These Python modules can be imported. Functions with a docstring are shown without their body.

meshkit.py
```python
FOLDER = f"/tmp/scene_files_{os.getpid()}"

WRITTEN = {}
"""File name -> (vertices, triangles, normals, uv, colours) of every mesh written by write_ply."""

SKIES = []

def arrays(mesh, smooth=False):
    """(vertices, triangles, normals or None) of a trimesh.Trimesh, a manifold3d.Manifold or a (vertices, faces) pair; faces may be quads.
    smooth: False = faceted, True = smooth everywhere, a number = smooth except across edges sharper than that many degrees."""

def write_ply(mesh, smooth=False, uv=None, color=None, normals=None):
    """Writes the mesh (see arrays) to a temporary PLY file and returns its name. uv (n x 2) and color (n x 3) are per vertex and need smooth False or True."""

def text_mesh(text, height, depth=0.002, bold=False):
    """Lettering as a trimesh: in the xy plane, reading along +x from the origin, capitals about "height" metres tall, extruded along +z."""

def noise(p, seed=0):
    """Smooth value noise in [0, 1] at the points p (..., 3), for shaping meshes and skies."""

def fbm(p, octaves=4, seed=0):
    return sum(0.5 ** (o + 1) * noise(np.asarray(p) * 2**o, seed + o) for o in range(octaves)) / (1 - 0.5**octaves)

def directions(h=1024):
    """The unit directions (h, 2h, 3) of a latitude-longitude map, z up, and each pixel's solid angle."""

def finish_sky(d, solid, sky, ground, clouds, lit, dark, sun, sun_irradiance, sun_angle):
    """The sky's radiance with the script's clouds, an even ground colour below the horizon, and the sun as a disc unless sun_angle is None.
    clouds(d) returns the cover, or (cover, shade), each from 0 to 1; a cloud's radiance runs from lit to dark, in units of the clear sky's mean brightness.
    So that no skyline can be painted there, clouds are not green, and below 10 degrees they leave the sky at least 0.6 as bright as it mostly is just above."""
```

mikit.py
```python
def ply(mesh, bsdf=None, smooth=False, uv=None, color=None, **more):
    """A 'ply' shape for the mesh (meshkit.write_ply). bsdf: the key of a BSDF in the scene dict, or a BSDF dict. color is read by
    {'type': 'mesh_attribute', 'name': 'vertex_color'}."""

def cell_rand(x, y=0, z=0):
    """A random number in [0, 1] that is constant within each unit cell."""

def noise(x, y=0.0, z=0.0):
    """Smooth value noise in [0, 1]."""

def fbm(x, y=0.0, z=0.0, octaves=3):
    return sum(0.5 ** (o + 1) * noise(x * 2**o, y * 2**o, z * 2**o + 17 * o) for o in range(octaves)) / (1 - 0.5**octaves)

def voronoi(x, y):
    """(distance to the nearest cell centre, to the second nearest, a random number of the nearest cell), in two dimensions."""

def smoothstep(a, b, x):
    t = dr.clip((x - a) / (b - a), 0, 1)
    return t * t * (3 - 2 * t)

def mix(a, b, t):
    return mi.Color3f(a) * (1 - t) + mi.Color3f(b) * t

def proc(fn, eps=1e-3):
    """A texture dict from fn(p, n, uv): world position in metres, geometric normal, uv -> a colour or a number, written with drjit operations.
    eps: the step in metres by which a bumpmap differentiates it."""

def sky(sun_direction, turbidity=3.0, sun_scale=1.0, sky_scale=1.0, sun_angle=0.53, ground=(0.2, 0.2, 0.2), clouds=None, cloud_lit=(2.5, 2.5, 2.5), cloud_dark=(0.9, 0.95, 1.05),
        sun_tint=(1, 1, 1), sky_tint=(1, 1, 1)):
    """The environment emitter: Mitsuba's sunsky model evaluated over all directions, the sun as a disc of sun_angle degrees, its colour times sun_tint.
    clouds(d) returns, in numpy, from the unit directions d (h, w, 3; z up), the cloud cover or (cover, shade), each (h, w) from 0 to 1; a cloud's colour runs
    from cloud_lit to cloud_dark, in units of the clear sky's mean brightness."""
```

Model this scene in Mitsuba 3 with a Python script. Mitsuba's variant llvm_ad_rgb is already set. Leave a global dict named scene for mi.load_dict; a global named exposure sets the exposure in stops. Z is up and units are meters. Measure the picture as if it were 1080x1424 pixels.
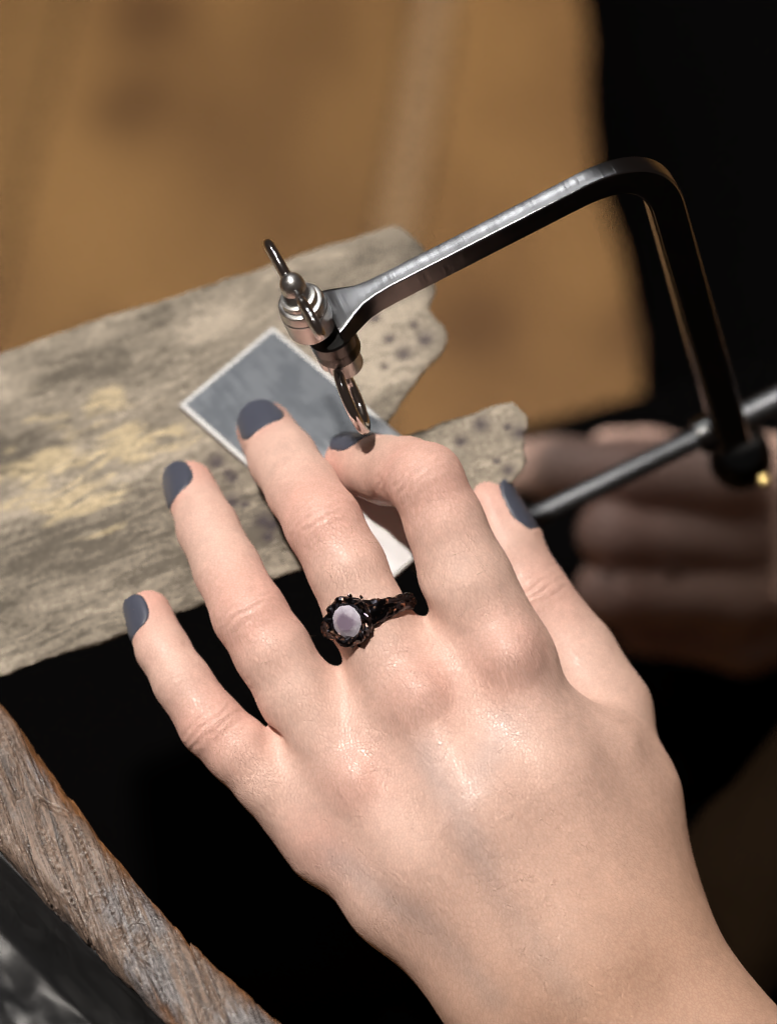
import math
import numpy as np
import trimesh
import mitsuba as mi
import drjit as dr
import manifold3d as m3
from scipy import ndimage
from scipy.spatial import cKDTree
import shapely
from shapely.geometry import Polygon
import meshkit
import mikit
from mikit import proc, noise, fbm, smoothstep, mix, voronoi

# ------------------------------------------------------------------ camera, light, exposure
# Lengths below are in millimetres (scaled to metres when a mesh is written). z = 0 is the top of the bench pin.
T = mi.ScalarTransform4f
MM = 0.001
scene, labels = {}, {}
EYE = np.array((22.68, -358.64, 542.86))
FWD = np.array((0.0, 0.514053, -0.857758))
UP = (0.233373, 0.834073, 0.499859)
scene["camera"] = {
    "type": "thinlens", "fov": 15.53, "fov_axis": "x", "aperture_radius": 0.0078, "focus_distance": 0.601,
    "near_clip": 0.05, "far_clip": 20.0,
    "to_world": T().look_at(origin=(EYE * MM).tolist(), target=((EYE + 600 * FWD) * MM).tolist(), up=UP),
}
exposure = 0.1
LAMP_DIR = np.array((-0.0657, 0.0316, 0.9973))
LAMP = np.array((20.0, -80.0, 0.0)) + 2600 * LAMP_DIR
scene["studio_lamp"] = {"type": "sphere", "center": (LAMP * MM).tolist(), "radius": 0.06,
                        "emitter": {"type": "area", "radiance": {"type": "rgb", "value": [2500, 2310, 2110]}}}


def sky_dir(elevation, azimuth):
    e, a = math.radians(elevation), math.radians(azimuth)
    return np.array((math.cos(e) * math.sin(a), math.cos(e) * math.cos(a), math.sin(e)))


for name, el, az, sx, sy, lum in (("added_panel", 67.7, 0.0, 0.42, 0.36, 3.9), ("added_panel_001", 48.5, -14.0, 0.17, 0.16, 14.0)):  # added glowing panels, placed for reflections in the sheet and saw arm
    PANEL = np.array((30.0, -10.0, 0.0)) + 2300 * sky_dir(el, az)
    scene[name] = {"type": "rectangle", "to_world": T().look_at(origin=(PANEL * MM).tolist(), target=(0, 0, 0), up=(0, 0, 1)) @ T().scale([sx, sy, 1]),
                   "emitter": {"type": "area", "radiance": {"type": "rgb", "value": [1.0 * lum, 1.0 * lum, 1.0 * lum]}}}
scene["room_light"] = {"type": "constant", "radiance": {"type": "rgb", "value": [0.032, 0.022, 0.018]}}
labels["studio_lamp"] = {"label": "small bright lamp hanging high above the workbench", "category": "lamp"}
labels["added_panel"] = {"label": "large pale added glowing panel high beyond the bench pin", "category": "window"}
labels["added_panel_001"] = {"label": "small added glowing panel lower down beyond the bench pin", "category": "window"}


# ------------------------------------------------------------------ helpers
def unit(v):
    v = np.asarray(v, float)
    return v / np.linalg.norm(v)


def put(key, mesh, bsdf, smooth=False, color=None):
    v, f = (np.asarray(mesh.vertices), np.asarray(mesh.faces)) if hasattr(mesh, "vertices") else (None, None)
    if v is None:
        m = mesh.to_mesh()
        v, f = np.asarray(m.vert_properties)[:, :3], np.asarray(m.tri_verts)
    scene[key] = mikit.ply(trimesh.Trimesh(v * MM, f, process=False), bsdf, smooth=smooth, color=color)


def segd(p, a, b, ra, rb):
    a, b = np.asarray(a, float), np.asarray(b, float)
    ab = b - a
    h = np.clip((p - a) @ ab / max(ab @ ab, 1e-9), 0, 1)
    return np.linalg.norm(p - a - h[:, None] * ab, axis=1) - (ra + (rb - ra) * h)


def smin(a, b, k):
    h = np.maximum(k - np.abs(a - b), 0) / k
    return np.minimum(a, b) - h * h * k * 0.25


def smax(a, b, k):
    return -smin(-a, -b, k)


def chain(p, pts, k):
    """Smooth union of the tapered bones between the (x, y, z, r) points."""
    d = None
    for (a, b) in zip(pts[:-1], pts[1:]):
        e = segd(p, a[:3], b[:3], a[3], b[3])
        d = e if d is None else smin(d, e, k)
    return d


def iso(fn, lo, hi, res, coarse=4, band=2.2):
    """Surface of fn(points) = 0 inside the box, by surface nets on a grid evaluated closely only near the surface."""
    lo, hi = np.asarray(lo, float), np.asarray(hi, float)
    nc = np.ceil((hi - lo) / (res * coarse)).astype(int) + 1
    ax = [lo[k] + np.arange(nc[k]) * res * coarse for k in range(3)]
    g = np.stack(np.meshgrid(*ax, indexing="ij"), -1).reshape(-1, 3)
    dc = fn(g).reshape(nc)
    n = (nc - 1) * coarse + 1
    idx = [np.arange(n[k]) / coarse for k in range(3)]
    d = dc.astype(np.float32)
    for k in range(3):
        i0 = np.minimum(np.floor(idx[k]).astype(int), nc[k] - 2)
        w = (idx[k] - i0).astype(np.float32).reshape([-1 if j == k else 1 for j in range(3)])
        d = np.take(d, i0, axis=k) * (1 - w) + np.take(d, i0 + 1, axis=k) * w
    near = np.argwhere(np.abs(d) < res * coarse * band)
    pts = lo + near * res
    val = np.concatenate([fn(c) for c in np.array_split(pts, max(1, len(pts) // 400000))])
    d[tuple(near.T)] = val
    ins = d < 0
    c = sum(ins[i:n[0] - 1 + i, j:n[1] - 1 + j, k:n[2] - 1 + k].astype(np.int8) for i in (0, 1) for j in (0, 1) for k in (0, 1))
    cells = np.argwhere((c > 0) & (c < 8))
    num = np.full(n - 1, -1, np.int32)
    num[tuple(cells.T)] = np.arange(len(cells))
    acc, cnt = np.zeros((len(cells), 3)), np.zeros(len(cells))
    for axis in range(3):
        e = np.eye(3, dtype=int)[axis]
        o1, o2 = [np.eye(3, dtype=int)[a] for a in range(3) if a != axis]
        for s in (0, 1):
            for t in (0, 1):
                q = cells + s * o1 + t * o2
                d0, d1 = d[tuple(q.T)], d[tuple((q + e).T)]
                m = (d0 < 0) != (d1 < 0)
                h = np.where(m, d0 / np.where(m, d0 - d1, 1), 0)
                acc[m] += (s * o1 + t * o2 + h[:, None] * e)[m]
                cnt[m] += 1
    v = lo + (cells + acc / cnt[:, None]) * res
    faces = []
    for axis in range(3):
        e = np.eye(3, dtype=int)[axis]
        a1, a2 = (axis + 1) % 3, (axis + 2) % 3
        o1, o2 = np.eye(3, dtype=int)[a1], np.eye(3, dtype=int)[a2]
        sl = [slice(None)] * 3
        sl[axis] = slice(0, -1)
        A = ins[tuple(sl)]
        sl[axis] = slice(1, None)
        B = ins[tuple(sl)]
        ed = np.argwhere(A != B)
        ed = ed[(ed[:, a1] > 0) & (ed[:, a2] > 0) & (ed[:, a1] < n[a1] - 1) & (ed[:, a2] < n[a2] - 1)]
        q = [num[tuple((ed - i * o1 - j * o2).T)] for i, j in ((1, 1), (0, 1), (0, 0), (1, 0))]
        quad = np.stack(q, 1)
        out = A[tuple(ed.T)]
        quad = np.where(out[:, None], quad, quad[:, ::-1])
        faces.append(quad[(quad >= 0).all(1)])
    quad = np.vstack(faces)
    return trimesh.Trimesh(v, np.vstack([quad[:, [0, 1, 2]], quad[:, [0, 2, 3]]]), process=False)


def polish(mesh, rounds=3):
    trimesh.smoothing.filter_taubin(mesh, lamb=0.5, nu=0.52, iterations=rounds)
    return mesh


def vnormals(mesh):
    v, f = mesh.vertices, mesh.faces
    n, c = np.zeros_like(v), np.cross(v[f[:, 1]] - v[f[:, 0]], v[f[:, 2]] - v[f[:, 0]])
    for k in range(3):
        np.add.at(n, f[:, k], c)
    return n / np.maximum(np.linalg.norm(n, axis=1, keepdims=True), 1e-12)


def basis(z, hint=(0, 0, 1)):
    z = unit(z)
    x = np.cross(hint, z)
    if np.linalg.norm(x) < 1e-3:
        x = np.cross((0, 1, 0), z)
    x = unit(x)
    return x, np.cross(z, x), z


def sweep(path, prof, fr, closed=False):
    """prof(i) -> (m, 2) ring in the frame fr(i) = (u, v) at path[i]; ends capped."""
    rings = []
    for i, c in enumerate(path):
        u, v = fr(i)
        q = prof(i)
        rings.append(np.asarray(c) + q[:, :1] * u + q[:, 1:] * v)
    k, m = len(rings), len(rings[0])
    V = np.vstack(rings)
    F = []
    for i in range(k if closed else k - 1):
        j = (i + 1) % k
        for a in range(m):
            b = (a + 1) % m
            F += [[i * m + a, i * m + b, j * m + b], [i * m + a, j * m + b, j * m + a]]
    if not closed:
        V = np.vstack([V, rings[0].mean(0), rings[-1].mean(0)])
        for a in range(m):
            b = (a + 1) % m
            F += [[k * m, b, a], [k * m + 1, (k - 1) * m + a, (k - 1) * m + b]]
    mesh = trimesh.Trimesh(V, F, process=False)
    if mesh.volume < 0:
        mesh.invert()
    return mesh


def tube(path, r, sides=16, closed=False):
    path = np.asarray(path, float)
    t = np.roll(path, -1, 0) - np.roll(path, 1, 0) if closed else np.gradient(path, axis=0)
    a = np.arange(sides) * 2 * np.pi / sides
    rr = np.broadcast_to(r, (len(path),))
    frames = []
    u = basis(t[0])[0]
    for k in range(len(path)):
        z = unit(t[k])
        u = unit(u - (u @ z) * z)
        frames.append((u, np.cross(z, u)))
    return sweep(path, lambda i: rr[i] * np.stack([np.cos(a), np.sin(a)], 1), lambda i: frames[i], closed)


def lathe(o, axis, prof, sides=40, hint=(0.3, 0.2, 1)):
    """Solid of revolution about o + s*axis, prof = [(s, r), ...]."""
    x, y, z = basis(axis, hint)
    a = np.arange(sides) * 2 * np.pi / sides
    ring = np.cos(a)[:, None] * x + np.sin(a)[:, None] * y
    prof = [(s, max(r, 0.01)) for s, r in prof]
    V = np.vstack([np.asarray(o) + s * z + r * ring for s, r in prof])
    F = []
    for i in range(len(prof) - 1):
        for k in range(sides):
            b = (k + 1) % sides
            F += [[i * sides + k, i * sides + b, (i + 1) * sides + b], [i * sides + k, (i + 1) * sides + b, (i + 1) * sides + k]]
    n = len(V)
    V = np.vstack([V, np.asarray(o) + prof[0][0] * z, np.asarray(o) + prof[-1][0] * z])
    for k in range(sides):
        b = (k + 1) % sides
        F += [[n, b, k], [n + 1, (len(prof) - 1) * sides + k, (len(prof) - 1) * sides + b]]
    m = trimesh.Trimesh(V, F, process=False)
    if m.volume < 0:
        m.invert()
    return m


def two(d):
    return {"type": "twosided", "bsdf": d}


def rgb(*c):
    return {"type": "rgb", "value": list(c)}


def mmp(p):
    return p.x * 1000.0, p.y * 1000.0, p.z * 1000.0


# ------------------------------------------------------------------ materials
PITS = [(x, y, 0.9 + 0.5 * (k % 3)) for k, (x, y) in enumerate([(29.57, 5.07), (32.04, 12.16), (34.45, 7.34), (-10.70, -12.86), (-9.85, -14.67), (-5.02, -27.48), (-8.22, -22.34), (-3.18, -29.15), (-11.28, -20.90), (1.57, -23.15), (30.02, 18.97), (47.54, -16.17), (53.16, -18.57), (42.17, -19.38), (55.47, -20.80), (48.82, -26.75), (50.80, -29.64), (40.07, 9.82), (38.48, 14.42), (-4.68, -31.98), (-12.60, -9.37)])]


PINA = 3.90


def grain_tex(dx, dy, lo, mid, hi, patch):
    def fn(p, n, uv):
        x, y, z = mmp(p)
        a, b = x * dx + y * dy, -x * dy + y * dx
        w = (fbm(a * 0.06, b * 0.12, 3.0, 3) - 0.5) * 6
        g = fbm(a * 0.13, b * 0.75 + w, z * 0.4, 4)
        g2 = fbm(a * 0.5, b * 1.9 + w, z * 0.7 + 9, 3)
        sp = fbm(x * 1.1, y * 1.1, z * 1.1, 3)
        big = fbm(a * 0.035 + 5, b * 0.07 + 3, 1.0, 3)
        fork = smoothstep(25.0, 40.0, a - PINA)
        t = dr.clip(0.5 * g + 0.28 * g2 + 0.22 * sp + 0.9 * (big - 0.5), 0, 1)
        t = t * (1 - 0.45 * fork) + 0.45 * fork * (0.62 + 0.35 * (sp - 0.5))
        c = mix(mix(mi.Color3f(*lo), mi.Color3f(*mid), smoothstep(0.26, 0.52, t)), mi.Color3f(*hi), smoothstep(0.5, 0.80, t))
        (px, py, rx, ry), pc = patch
        u, v = (x - px) * dx + (y - py) * dy, -(x - px) * dy + (y - py) * dx
        q = dr.sqrt(dr.square(u / rx) + dr.square(v / ry)) + (fbm(a * 0.10, b * 0.25, 0.0, 4) - 0.5) * 2.6
        c = mix(c, mi.Color3f(*pc) * (0.55 + 0.9 * g2), 0.58 * smoothstep(0.30, 0.5, g) * (1 - smoothstep(0.4, 1.0, q)))
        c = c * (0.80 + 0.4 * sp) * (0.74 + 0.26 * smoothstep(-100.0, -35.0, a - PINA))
        for (cx, cy, r) in PITS:
            s = (dr.square(x - cx) + dr.square(y - cy)) / (r * r * 1.1)
            c = mix(c, mi.Color3f(0.045, 0.035, 0.045), 0.85 * dr.exp(-s))
        return c
    return fn


def grain_bump(dx, dy, sy):
    def fn(p, n, uv):
        x, y, z = mmp(p)
        a, b = x * dx + y * dy, -x * dy + y * dx
        w = (fbm(a * 0.03, b * 0.10, 3.0, 2) - 0.5) * 5
        return fbm(a * 0.10, b * sy * 1.8 + w, z, 3) + 0.5 * noise(x * 2.3, y * 2.3, z * 2.3)
    return fn


PIN_DIR = unit(np.array((7.19, -11.03, 0)) - np.array((-60.22, -19.41, 0)))
BOARD_DIR = unit(np.array((-49.82, -108.05, 0)) - np.array((-55.09, -81.16, 0)))
PX, PY = (-39.92, -1.64, 0)[:2]
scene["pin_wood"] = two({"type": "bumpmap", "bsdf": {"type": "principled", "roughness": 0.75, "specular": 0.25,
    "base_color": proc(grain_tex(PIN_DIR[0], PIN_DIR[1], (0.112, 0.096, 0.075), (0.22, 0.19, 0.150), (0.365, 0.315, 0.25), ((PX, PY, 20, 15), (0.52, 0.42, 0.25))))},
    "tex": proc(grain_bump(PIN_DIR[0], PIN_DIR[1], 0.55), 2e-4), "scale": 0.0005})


BEDGE = (*(-52.05, -117.37, 0)[:2], *unit(np.array((-42.35, -114.28, 0)) - np.array((-52.05, -117.37, 0)))[:2])


def board_ab(p):
    x, y, z = mmp(p)
    a, b = x * BOARD_DIR[0] + y * BOARD_DIR[1], -x * BOARD_DIR[1] + y * BOARD_DIR[0]
    return x, y, z, a, b, (fbm(a * 0.05, b * 0.10, 3.0, 2) - 0.5) * 1.6


def board_color(p, n, uv):
    x, y, z, a, b, w = board_ab(p)
    g = fbm(a * 0.05, b * 1.5 + w, z * 0.5, 4)
    g2 = fbm(a * 0.35, b * 3.6 + w, z, 3)
    sp = fbm(x * 2.2, y * 2.2, z * 2.2, 3)
    big = fbm(a * 0.05 + 7, b * 0.11, z * 0.1, 4)
    t = dr.clip(0.4 * g + 0.35 * g2 + 0.25 * sp, 0, 1)
    c = mix(mi.Color3f(0.055, 0.040, 0.033), mi.Color3f(0.21, 0.150, 0.115), smoothstep(0.32, 0.66, t))
    grey = mix(mi.Color3f(0.035, 0.034, 0.035), mi.Color3f(0.19, 0.18, 0.185), smoothstep(0.3, 0.7, 0.5 * g2 + 0.5 * sp))
    c = mix(c, grey, 0.85 * smoothstep(0.52, 0.62, big + 0.25 * (g2 - 0.5)))
    side = smoothstep(-0.6, -3.2, z + (g - 0.5) * 3) * smoothstep(-2.0, 2.0, (x - BEDGE[0]) * BEDGE[2] + (y - BEDGE[1]) * BEDGE[3])
    c = mix(c, mi.Color3f(0.20, 0.085, 0.028) * (0.3 + 1.3 * g2), 0.85 * side)
    line = 1 - smoothstep(0.0, 0.03, dr.abs(noise(a * 0.016 + 3, b * 0.50 + w * 0.3, 0.0) - 0.5))
    return mix(c, mi.Color3f(0.012, 0.010, 0.009), 0.8 * line)


def board_bump(p, n, uv):
    x, y, z, a, b, w = board_ab(p)
    return 0.9 * fbm(a * 0.2, b * 3.2 + w, z, 3) + 0.9 * fbm(x * 2.6, y * 2.6, z * 2.6, 3)


scene["board_wood"] = two({"type": "bumpmap", "bsdf": {"type": "principled", "roughness": 0.36, "specular": 0.5, "base_color": proc(board_color)},
                           "tex": proc(board_bump, 1e-4), "scale": 0.0004})


def metal(color, rough, **k):
    return two({"type": "principled", "base_color": rgb(*color), "metallic": 1.0, "roughness": rough, **k})


def scratch_bump(d, f):
    d = unit(d)

    def fn(p, n, uv):
        x, y, z = mmp(p)
        s = x * d[0] + y * d[1] + z * d[2]
        return noise(s * f, 0.12 * x + 3, 0.12 * (y + z)) + 0.6 * noise(s * f * 2.7, 0.2 * x, 0.2 * (y + z) + 4)
    return fn


ARM = (0.9798, 0.1715, 0.1028)
LEG = unit(np.array((107.72, -4.23, -49.17)) - np.array((93.71, -0.15, 61.7)))
scene["steel_brushed"] = two({"type": "bumpmap", "bsdf": {"type": "principled", "base_color": rgb(0.20, 0.20, 0.205), "metallic": 1.0, "roughness": 0.24},
                              "tex": proc(scratch_bump(ARM, 6.5), 5e-5), "scale": 0.000022})
scene["steel_bright"] = metal((0.72, 0.72, 0.73), 0.12)
scene["steel_worn"] = two({"type": "principled", "base_color": rgb(0.66, 0.66, 0.65), "metallic": 1.0, "roughness":
    proc(lambda p, n, uv: 0.2 + 0.3 * fbm(p.x * 900, p.y * 900, p.z * 900, 3))})
scene["steel_dark"] = metal((0.10, 0.10, 0.10), 0.28)
scene["steel_rod"] = metal((0.13, 0.135, 0.145), 0.5)
scene["brass"] = metal((0.55, 0.40, 0.16), 0.4)
scene["black_handle"] = two({"type": "principled", "base_color": rgb(0.004, 0.0038, 0.0038), "roughness": 0.6, "specular": 0.15})


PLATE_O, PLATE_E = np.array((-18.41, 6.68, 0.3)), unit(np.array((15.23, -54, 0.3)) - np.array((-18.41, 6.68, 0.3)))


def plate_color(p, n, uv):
    """Grey film over the sheet; the near half painted pale as if brightly lit."""
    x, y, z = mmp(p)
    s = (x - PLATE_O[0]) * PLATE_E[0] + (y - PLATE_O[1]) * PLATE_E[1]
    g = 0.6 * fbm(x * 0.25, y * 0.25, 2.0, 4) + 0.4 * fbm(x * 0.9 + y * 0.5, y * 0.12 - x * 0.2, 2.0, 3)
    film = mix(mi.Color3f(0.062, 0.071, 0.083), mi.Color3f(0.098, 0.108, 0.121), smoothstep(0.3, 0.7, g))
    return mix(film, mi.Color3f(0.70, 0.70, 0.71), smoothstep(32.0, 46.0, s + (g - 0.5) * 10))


scene["sheet_rim"] = two({"type": "principled", "base_color": rgb(0.44, 0.435, 0.43), "metallic": 0.4, "roughness": 0.45})
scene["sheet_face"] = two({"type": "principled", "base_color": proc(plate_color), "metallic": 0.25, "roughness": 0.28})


def skin_cells(x, y, z):
    wx, wy = noise(x * 1.3, y * 1.3, z * 1.3) * 0.7, noise(x * 1.3 + 9, y * 1.3, z * 1.3) * 0.7
    u, v = x * 0.98 - y * 0.17 + 0.25 * z, 0.15 * x + 0.88 * y - 0.55 * z
    f1, f2, cr = voronoi(u * 1.38 + wx, v * 1.66 + wy)
    return smoothstep(0.0, 0.42, f2 - f1), cr, u, v


def skin_bump(p, n, uv):
    x, y, z = mmp(p)
    cell, cr, u, v = skin_cells(x, y, z)
    return cell * (0.55 + 0.9 * cr) + 0.25 * noise(u * 4.0, v * 4.0, z * 2)


RED, VEINS, SKIN_BASE = [], [], (0.655, 0.450, 0.375)      # filled in where the hand is built
TAN_SHADE_U, TAN_SHADE_0 = unit(np.array((56.7, -129.12, -19.09)) - np.array((24.88, -75.79, 12.87))), 85.83


def skin_color(p, n, uv):
    """Skin: mottling, redness at the joints and fingertips, faint veins, a tanned wrist with shade painted in and the fine net of lines between its cells."""
    x, y, z = mmp(p)
    f = fbm(x * 0.10, y * 0.10, z * 0.10 + 3, 4)
    g = fbm(x * 0.5, y * 0.5, z * 0.5 + 5, 2)
    cell, cr, u, v = skin_cells(x, y, z)
    c = mi.Color3f(*SKIN_BASE) * (0.91 + 0.18 * f) * (0.94 + 0.12 * g)
    red = mi.Float(0)
    for (q, r, a) in RED:
        d2 = dr.square(x - q[0]) + dr.square(y - q[1]) + dr.square(z - q[2])
        red = dr.maximum(red, a * dr.exp(-d2 / (r * r)))
    red = red * (0.55 + 0.9 * f)
    t = dr.clip((x * TAN_SHADE_U[0] + y * TAN_SHADE_U[1] + z * TAN_SHADE_U[2] - TAN_SHADE_0) / 55.0, 0, 1)
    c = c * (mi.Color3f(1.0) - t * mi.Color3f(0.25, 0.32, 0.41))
    c = c * (mi.Color3f(1.0) - red * mi.Color3f(0.06, 0.30, 0.31))
    vein = mi.Float(0)
    for (a, b) in VEINS:
        ab = b - a
        h = dr.clip(((x - a[0]) * ab[0] + (y - a[1]) * ab[1] + (z - a[2]) * ab[2]) / float(ab @ ab), 0, 1)
        d2 = dr.square(x - a[0] - h * ab[0]) + dr.square(y - a[1] - h * ab[1]) + dr.square(z - a[2] - h * ab[2])
        vein = dr.maximum(vein, dr.exp(-d2 / 14.0))
    c = c * (mi.Color3f(1.0) - vein * mi.Color3f(0.12, 0.055, 0.0))
    pore = smoothstep(0.86, 0.95, noise(u * 3.1 + 5, v * 3.1, z))
    return c * (mi.Color3f(1.0) - (1 - cell) * mi.Color3f(0.085, 0.125, 0.14) - pore * mi.Color3f(0.06, 0.10, 0.10)) * (0.97 + 0.06 * cr)


def skin_rough(p, n, uv):
    x, y, z = mmp(p)
    cell, cr, u, v = skin_cells(x, y, z)
    return 0.30 + 0.12 * cr + 0.14 * (1 - cell)


scene["hand_skin"] = two({"type": "bumpmap", "bsdf": {"type": "principled", "base_color": proc(skin_color), "roughness": proc(skin_rough), "specular": 0.44},
                          "tex": proc(skin_bump, 5e-5), "scale": 0.000072})
scene["hair"] = two({"type": "principled", "base_color": rgb(0.36, 0.235, 0.155), "roughness": 0.4})
scene["nail_polish"] = two({"type": "principled", "base_color": rgb(0.060, 0.066, 0.092), "roughness": 0.34, "specular": 0.5})
scene["dark_ring"] = two({"type": "principled", "metallic": 1.0, "roughness": 0.22,
    "base_color": proc(lambda p, n, uv: mix(mi.Color3f(0.035, 0.033, 0.04), mi.Color3f(0.42, 0.24, 0.17), smoothstep(0.57, 0.75, fbm(p.x * 1100, p.y * 1100, p.z * 1100, 3))))})
GEM_C = (8.56, -69.43, 20.75)


def gem_color(p, n, uv):
    x, y, z = mmp(p)
    r = dr.sqrt(dr.square(x - GEM_C[0]) + dr.square(y - GEM_C[1]) + dr.square(z - GEM_C[2]))
    c = mix(mi.Color3f(0.17, 0.13, 0.18), mi.Color3f(0.44, 0.415, 0.475), smoothstep(1.2, 3.5, r + 1.6 * (fbm(x * 0.8, y * 0.8, z * 0.8, 3) - 0.5)))
    return c


scene["gem"] = two({"type": "principled", "roughness": 0.06, "specular": 0.8, "clearcoat": 0.6, "clearcoat_gloss": 0.97, "base_color": proc(gem_color)})
scene["black_cloth"] = two({"type": "principled", "base_color": rgb(0.002, 0.0019, 0.002), "roughness": 0.95, "specular": 0.0})
scene["floor_shade_brown"] = two({"type": "principled", "base_color": rgb(0.010, 0.0058, 0.0030), "roughness": 0.9, "specular": 0.02})  # floor in shade, painted as a very dark brown
scene["black_leather"] = two({"type": "bumpmap", "bsdf": {"type": "principled", "base_color": rgb(0.008, 0.0085, 0.0095), "roughness": 0.5, "specular": 0.75},
    "tex": proc(lambda p, n, uv: fbm(p.x * 60, p.y * 90, p.z * 60, 2), 1e-3), "scale": 0.006})


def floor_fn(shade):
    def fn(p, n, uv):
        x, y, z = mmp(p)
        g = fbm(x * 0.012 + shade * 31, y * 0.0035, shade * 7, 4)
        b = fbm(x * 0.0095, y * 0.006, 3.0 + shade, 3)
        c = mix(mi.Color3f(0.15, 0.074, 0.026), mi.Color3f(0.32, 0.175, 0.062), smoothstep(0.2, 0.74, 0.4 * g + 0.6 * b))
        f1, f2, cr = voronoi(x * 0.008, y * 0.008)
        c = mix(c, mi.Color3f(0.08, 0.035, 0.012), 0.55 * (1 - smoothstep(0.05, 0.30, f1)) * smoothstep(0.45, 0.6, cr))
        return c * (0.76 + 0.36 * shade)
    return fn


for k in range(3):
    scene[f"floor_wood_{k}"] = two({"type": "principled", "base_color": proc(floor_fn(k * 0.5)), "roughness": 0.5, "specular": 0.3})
scene["floor_pale"] = two({"type": "principled", "base_color": rgb(0.35, 0.215, 0.105), "roughness": 0.5})
scene["floor_gap"] = two({"type": "principled", "base_color": rgb(0.12, 0.065, 0.025), "roughness": 0.9})

# ------------------------------------------------------------------ setting: the floor far below
FZ = -760.0
scene["floor"] = mikit.ply(trimesh.creation.box(extents=(5, 5, 0.02), transform=trimesh.transformations.translation_matrix((0.2, 0.5, (FZ - 16) * MM))), "floor_gap")
labels["floor"] = {"kind": "structure"}
FDIR = unit(np.array((66.69, 611.45, -760)) - np.array((116.34, 749.43, -760)))
FA = np.array((93.68, 683.61, -760))
FN = np.array((-FDIR[1], FDIR[0], 0))
rng = np.random.default_rng(5)
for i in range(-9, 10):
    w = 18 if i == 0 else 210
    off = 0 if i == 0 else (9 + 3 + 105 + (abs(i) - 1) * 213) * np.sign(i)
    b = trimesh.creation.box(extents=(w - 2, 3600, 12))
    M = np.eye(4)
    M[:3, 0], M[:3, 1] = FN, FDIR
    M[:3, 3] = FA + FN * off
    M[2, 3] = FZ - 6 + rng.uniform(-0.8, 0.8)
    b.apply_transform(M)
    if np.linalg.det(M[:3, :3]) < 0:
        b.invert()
    put(f"floor__plank_{i + 10:03d}" if i > -9 else "floor__plank", b, "floor_pale" if i == 0 else f"floor_wood_{0 if i < -1 else 1 if i < 1 else 2}")

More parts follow.
